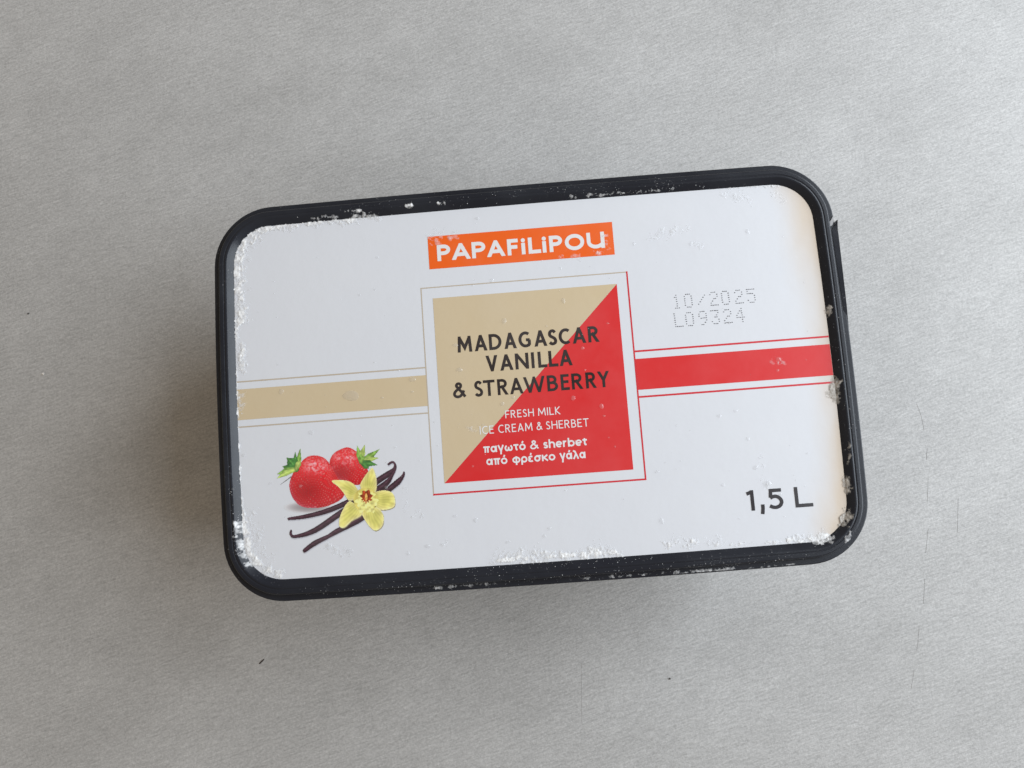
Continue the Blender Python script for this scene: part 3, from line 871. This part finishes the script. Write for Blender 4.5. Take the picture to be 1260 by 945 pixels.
# ------------------------------------------------------------------ frost, ice crust and water on the cold lid
FROST = [
   ([(-96.4,29.3),(-97.1,41.2),(-96.6,48.3),(-94.4,54.4),(-91.2,57.9)],2.6,1.0,1.0),
   ([(-91.2,57.9),(-87.4,60.1),(-81.8,60.2)],1.6,0.9,1.0),
   ([(-80.4,60.7),(-73.3,61.0),(-66.2,61.5),(-60.7,60.7),(-56.2,60.9)],2.0,0.85,0.95),
   ([(-56.1,61.2),(-46.6,60.7)],1.3,0.55,0.8),
   ([(-98.3,28.6),(-98.4,20.3)],0.8,0.8,1),
   ([(-97.0,20.1),(-96.7,14.6),(-96.2,11.8)],1.6,0.85,1.0),
   ([(-98.7,11.9),(-98.8,-0.4),(-98.9,-16.7),(-98.4,-34.2)],0.55,0.9,1.0),
   ([(-98.1,4.2),(-97.7,-0.5)],1.9,0.7,0.8),
   ([(-98.4,-35.5),(-97.6,-43.5),(-96.0,-49.4),(-92.6,-53.6),(-86.5,-56.4)],1.5,1.0,1.0),
   ([(-99.9,-38.1),(-99.1,-46.1),(-96.3,-52.0),(-91.6,-55.5)],1.5,0.62,0.8),
   ([(-95.7,-35.7),(-93.4,-45.1),(-89.9,-52.0)],2.4,0.5,0.6),
   ([(-17.3,-57.2),(-8.0,-56.8),(5.2,-57.0),(23.6,-57.0)],1.1,0.95,1.0),
   ([(-15.8,-55.5),(-7.9,-55.3),(2.6,-55.8)],1.8,0.62,0.8),
   ([(14.5,-55.5),(19.0,-55.3),(21.5,-56.6)],2.0,0.75,0.85),
   ([(-8.1,-58.1),(7.7,-58.4),(24.8,-58.3)],0.9,0.55,0.9),
   ([(39.9,-55.8),(44.3,-54.5),(47.8,-55.8)],1.9,0.75,0.9),
   ([(53.0,-56.2),(56.4,-55.6)],1.8,0.72,0.9),
   ([(60.2,-57.2),(75.7,-57.7)],0.7,0.5,0.9),
   ([(78.9,-56.9),(83.5,-57.3),(86.9,-57.0)],1.2,0.9,1.0),
   ([(87.7,-57.0),(90.4,-56.5)],1.9,1.0,1.0),
   ([(41.1,-65.1),(51.6,-65.1),(60.7,-64.7)],0.8,0.6,0.8),
   ([(-37.6,-64.4),(-21.7,-64.2),(-16.5,-64.3)],0.6,0.52,0.6),
   ([(7.2,-64.6),(38.6,-64.9)],0.5,0.48,0.6),
   ([(64.5,-65.2),(80.1,-65.0)],0.5,0.45,0.5),
   ([(96.4,-58.2),(98.2,-56.0)],1.0,0.55,0.7),
   ([(-58.9,63.2),(-55.5,63.2)],0.4,0.6,1.0),
   ([(-54.9,62.9),(-53.8,63.0)],0.6,0.8,0.9),
   ([(-38.1,63.4),(-35.8,63.5)],0.6,0.9,0.9),
   ([(-26.9,63.4),(-25.2,63.2)],0.6,0.9,0.9),
   ([(-45.2,60.9),(-43.3,61.0)],0.5,0.8,0.9),
   ([(-70.4,61.9),(-66.2,62.2),(-62.0,61.7)],0.6,0.6,0.7),
   ([(17.5,62.2),(34.0,61.9),(53.3,62.0)],0.6,0.46,0.7),
   ([(68.3,61.2),(75.1,60.9),(81.9,60.6),(88.1,60.1)],0.6,0.62,0.9),
   ([(-1.8,63.5),(0.9,63.6)],0.4,0.6,0.9),
   ([(69.4,58.3),(74.2,57.6),(77.9,55.9)],1.6,0.55,0.5),
   ([(86.1,56.9),(88.1,55.3)],1.5,0.55,0.5),
   ([(43.6,46.0),(49.2,47.3),(56.0,47.5)],1.6,0.52,0.45),
   ([(58.2,42.6),(60.9,41.5)],1.5,0.5,0.4),
   ([(-30.3,53.1),(-26.1,54.1)],1.6,0.5,0.45),
   ([(-30.5,51.2),(-26.9,51.6),(-22.5,51.9)],1.5,0.62,0.5),
   ([(-30.0,49.9),(-26.4,49.6)],1.3,0.5,0.45),
   ([(27.8,47.3),(29.2,45.0)],1.5,0.62,0.65),
   ([(25.4,41.9),(29.6,43.2)],1.2,0.62,0.6),
   ([(13.0,41.2),(21.2,41.1)],1.2,0.48,0.4),
   ([(-44.2,-41.0),(-38.8,-40.3)],1.2,0.48,0.5),
   ([(-32.8,-50.7),(-30.1,-50.4)],1.1,0.48,0.5),
   ([(72.3,-29.3),(72.8,-32.0)],1.1,0.5,0.5),
   ([(72.7,-37.8),(74.1,-39.5)],1.4,0.55,0.5),
   ([(-70.1,-48.6),(-64.8,-51.1)],1.6,0.52,0.5),
   ([(-43.7,-32.0),(-44.1,-39.4)],1.0,0.48,0.5),
   ([(-24.9,-12.5),(-18.8,-14.1)],1.6,0.5,0.35),
   ([(79.6,2.2),(82.6,0.3)],1.6,0.5,0.4),
   ([(25.2,22.9),(35.2,44.5)],0.2,0.2,0.2),
]
BEIGE = [([(98.6, -8.2), (98.4, -12.7)], 1.8, 1.2, 0.85), ([(100.0, 17.0), (99.8, 15.3)], 1.2, 1.0, 0.8), ([(98.9, -39.2), (98.7, -43.1)], 1.1, 1.15, 0.9), ([(100.8, -27.5), (99.7, -36.6)], 0.6, 0.62, 0.7), ([(96.1, -52.0), (97.3, -50.5)], 1.7, 1.3, 1.0)]
DROPS= [(-60.4, 0.2, 2.2), (-39.6, 4.1, 1), (-39.9, 0.0, 0.5), (-83.8, 3.4, 0.9), (-74.3, -11.0, 0.8), (-88.6, -26.9, 0.6), (-70.1, -48.6, 1), (-63.5, -50.6, 0.9), (-21.6, -43.6, 0.7), (38.6, -48.1, 0.9), (-37.8, -50.9, 0.8), (70.5, -33.2, 0.8), (73.9, -38.7, 1.1), (60.5, -15.7, 0.7), (65.9, -14.3, 0.6), (-32.8, -50.7, 0.6), (-28.2, -41.8, 0.6), (-7.6, 21.4, 0.9), (12.7, 26.7, 0.8), (-24.5, 14.5, 0.8), (-23.7, 6.1, 0.9), (-10.7, 35.6, 0.7), (22.4, -9.6, 0.8), (13.3, -6.2, 0.8), (-10.2, -6.3, 0.7), (0.4, -50.4, 0.6), (-97.2, -16.9, 0.6), (-50.3, -31.0, 0.6), (81.7, 1.5, 0.8), (81.0, -2.2, 0.5), (68.9, -23.8, 0.6), (-22.0, 53.5, 0.5), (-14.2, 57.4, 0.6), (12.8, 37.9, 0.5), (76.2, 45.3, 0.8), (56.9, 42.7, 0.7), (37.9, 44.2, 0.6)]

def fnoise(x, y, s, seed):
    return 0.55 * vnoise(x, y, s, seed) + 0.3 * vnoise(x, y, s * 0.45, seed + 1) + 0.15 * vnoise(x, y, s * 0.2, seed + 2)

def on_label(pts):
    if pts[0][0] > 85 and pts[0][1] < -54:
        return False            # the clump that spills over the lower right corner
    return np.mean([float(inset_of(np.array(a), np.array(b))) > 7.1 for a, b in pts]) > 0.5

def frost_mesh(name, patches, step, mat, height, seed, lift=0.10, spill=False):
    """granular ice grown on the lid: one height field, only where there is ice"""
    x, y = np.meshgrid(np.arange(-107, 107, step), np.arange(-67, 70, step))
    f = np.full(x.shape, -1.0)
    op = np.zeros(x.shape)
    for pts, w, s, o in patches:
        x0, x1 = min(p[0] for p in pts) - 3 * w, max(p[0] for p in pts) + 3 * w
        y0, y1 = min(p[1] for p in pts) - 3 * w, max(p[1] for p in pts) + 3 * w
        a, b = max(0, int((y0 + 67) / step)), int((y1 + 67) / step) + 1
        c, d_ = max(0, int((x0 + 107) / step)), int((x1 + 107) / step) + 1
        sx, sy = x[a:b, c:d_], y[a:b, c:d_]
        dd, _ = edge_dist(pts, sx, sy, False)
        v = s * np.exp(-(dd / w) ** 2 * 0.9)
        if on_label(pts) and not spill:
            v = v * np.clip((inset_of(sx, sy) - 6.95) / 0.35, 0, 1)
        k = v > f[a:b, c:d_]
        f[a:b, c:d_] = np.where(k, v, f[a:b, c:d_])
        op[a:b, c:d_] = np.where(k, o, op[a:b, c:d_])
    g = f + 1.5 * (fnoise(x + 300, y + 300, 1.5, seed) - 0.5) + 0.5 * (vnoise(x + 300, y + 300, 0.5, seed + 5) - 0.5)
    on = (g > 0.36) & (f > 0.10)
    on &= inset_of(x, y) > 0.35
    hgt = np.clip((g - 0.36) * 1.3, 0, 1) * height * (0.35 + 1.1 * vnoise(x + 90, y + 90, 0.55, seed + 9))
    z = z_on_lid(x, y) + lift + hgt
    cover = np.clip((g - 0.34) * 1.35, 0, 1) * op
    cover = np.clip(cover * (0.65 + 0.7 * vnoise(x + 50, y + 50, 0.7, seed + 12)), 0, 1)
    ok = on[:-1, :-1] & on[1:, :-1] & on[:-1, 1:] & on[1:, 1:]
    use = np.zeros(x.shape, bool)
    use[:-1, :-1] |= ok; use[1:, :-1] |= ok; use[:-1, 1:] |= ok; use[1:, 1:] |= ok
    idx = -np.ones(x.shape, int)
    idx[use] = np.arange(use.sum())
    jx = (np.random.default_rng(seed).random(x.shape) - .5) * step * .7
    jy = (np.random.default_rng(seed + 1).random(x.shape) - .5) * step * .7
    V = np.stack([(x + jx)[use] * MM, (y + jy)[use] * MM, H + z[use] * MM], 1)
    a, b = np.nonzero(ok)
    F = np.stack([idx[a, b], idx[a, b + 1], idx[a + 1, b + 1], idx[a + 1, b]], 1)
    me = mesh(name, V.tolist(), F.tolist())
    at = me.attributes.new('cover', 'FLOAT', 'POINT')
    at.data.foreach_set('value', cover[use].astype(np.float32))
    o = link(name, me, mat, tub)
    o['kind'] = 'stuff'
    return o
fo = frost_mesh('frost', FROST, 0.22, M_FROST, 0.13, 3)
fo['label'] = 'white granular frost crusted along the edges of the label'
co = frost_mesh('ice_crust', BEIGE, 0.24, M_CRUST, 0.22, 23, spill=True)
co['label'] = 'greyish beige lumps of ice stuck to the right side of the rim'

def grains(name, patches, count, mat, smin, smax, seed):
    """loose ice grains: small faceted lumps"""
    r = np.random.default_rng(seed)
    V, F, C = [], [], []
    wts = np.array([sum(math.dist(p, q) for p, q in zip(pts, pts[1:])) * w * s for pts, w, s, o in patches]) + 0.6
    wts = wts / wts.sum()
    for i in r.choice(len(patches), count, p=wts):
        pts, w, s, o = patches[i]
        k = r.integers(0, len(pts) - 1) if len(pts) > 1 else 0
        t = r.random()
        x = pts[k][0] + (pts[k + 1][0] - pts[k][0]) * t + r.normal() * w * 0.75
        y = pts[k][1] + (pts[k + 1][1] - pts[k][1]) * t + r.normal() * w * 0.75
        di = float(inset_of(np.array(x), np.array(y)))
        if di < 0.5 or (di < 7.1 and on_label(pts) and r.random() < 0.9):
            continue
        z = float(z_on_lid(np.array(x), np.array(y))) + 0.08
        sz = smin + (smax - smin) * r.random() ** 3
        b0 = len(V)
        ang = r.random() * 6.28
        for j in range(5):
            a = ang + j * 1.2566
            q = sz * (0.6 + 0.7 * r.random())
            V.append(((x + q * math.cos(a)) * MM, (y + q * math.sin(a)) * MM, H + (z + 0.25 * sz * r.random()) * MM))
        V.append(((x + sz * 0.3 * r.normal()) * MM, (y + sz * 0.3 * r.normal()) * MM, H + (z + sz * (0.6 + 0.6 * r.random())) * MM))
        F += [(b0 + j, b0 + (j + 1) % 5, b0 + 5) for j in range(5)]
        C += [min(1.0, o * (0.6 + 0.5 * r.random()))] * 6
    me = mesh(name, V, F)
    at = me.attributes.new('cover', 'FLOAT', 'POINT')
    at.data.foreach_set('value', C)
    o = link(name, me, mat, tub)
    o['kind'] = 'stuff'
    return o
rim_dust = [([(-60, 64.5), (0, 64.5), (60, 64)], 1.6, .25, .7), ([(-80, -62.5), (0, -63.5), (85, -62)], 1.4, .45, .6), ([(101, 30), (102, -40)], 1.5, .2, .6),
            ([(-30, -59.5), (35, -59.8)], 1.0, .6, .8), ([(-101, -20), (-100, -52)], 1.4, .5, .7), ([(60, 62), (90, 58)], 1.0, .5, .8)]
grains('frost_grains', FROST + rim_dust, 1900, M_FROST, 0.05, 0.15, 77)

def domes(name, spots, parent, z0, mat):
    V, F = [], []
    for x, y, r in spots:
        n = 14 if r > .5 else 8
        b0 = len(V)
        el, an = random.uniform(.8, 1.25), random.uniform(0, 3.14)
        for k, (q, hh) in enumerate(((1.0, 0.0), (0.86, 0.10), (0.55, 0.20))):
            for j in range(n):
                t = 2 * math.pi * j / n
                wob = 1 + 0.10 * math.sin(2 * t + an) + 0.06 * math.sin(3 * t + 2 * an)
                V.append(((x + r * q * wob * el * math.cos(t)) * MM, (y + r * q * wob / el * math.sin(t)) * MM, z0 + min(r, 1.1) * hh * 1.15 * MM))
        V.append((x * MM, y * MM, z0 + min(r, 1.1) * 0.27 * MM))
        for k in range(2):
            for j in range(n):
                a, b = b0 + k * n + j, b0 + k * n + (j + 1) % n
                F.append((a, b, b + n, a + n))
        F += [(b0 + 2 * n + j, b0 + 2 * n + (j + 1) % n, b0 + 3 * n) for j in range(n)]
    return link(name, mesh(name, V, F, True), mat, parent)
spots = list(DROPS)
for _ in range(110):
    spots.append((random.uniform(-94, 94), random.uniform(-54, 57), random.choice((.18, .22, .28, .35, .5)) * random.uniform(.7, 1.2)))
dr = domes('condensation', spots, tub, H + 0.09 * MM, M_DROP)
dr['kind'] = 'stuff'

# ------------------------------------------------------------------ bits lying on the table
def lump(name, x, y, r, mat, label_, cat, stretch=1.0, ang=0.0, group=None):
    bm = bmesh.new()
    bmesh.ops.create_icosphere(bm, subdivisions=2, radius=1.0)
    for v in bm.verts:
        k = random.uniform(0.78, 1.15)
        p = Vector((v.co.x * r * stretch * k, v.co.y * r * k, max(0.0, (v.co.z * 0.55 + 0.5) * r * k)))
        v.co = Matrix.Rotation(ang, 3, 'Z') @ p * MM
    me = bpy.data.meshes.new(name)
    bm.to_mesh(me)
    bm.free()
    o = link(name, me, mat)
    o.location = (x * MM, y * MM, 0.00002)
    o['label'] = label_
    o['category'] = cat
    if group:
        o['group'] = group
    return o
M_CRUMBW = mat_plain('white_crumb', (0.75, 0.72, 0.68), 0.7)
M_CRUMBD = mat_plain('dark_crumb', (0.07, 0.062, 0.058), 0.8)
lump('crumb', -216.7, 29.3, 0.55, M_CRUMBW, 'tiny white crumb on the table left of the tub', 'crumb')
lump('fibre', -123.2, -101.3, 0.32, M_CRUMBD, 'short dark fibre on the table below the lower left corner of the tub', 'fibre', 5.0, math.radians(40))
lump('dark_speck', 48.0, -119.3, 0.38, M_CRUMBD, 'dark round speck on the table below the middle of the tub', 'speck')
lump('dark_speck', -223.4, 57.2, 0.32, M_CRUMBD, 'dark speck on the table near the left edge, above the white crumb', 'speck', 1.7, 0.2)
wd = domes('water_droplet', [(0, 0, 1.3)], None, 0.0, M_DROP)
wd.location = (-0.1444, -0.0511, 0.00003)
wd['label'] = 'small clear water droplet on the table beside the lower left corner of the tub'
wd['category'] = 'droplet'
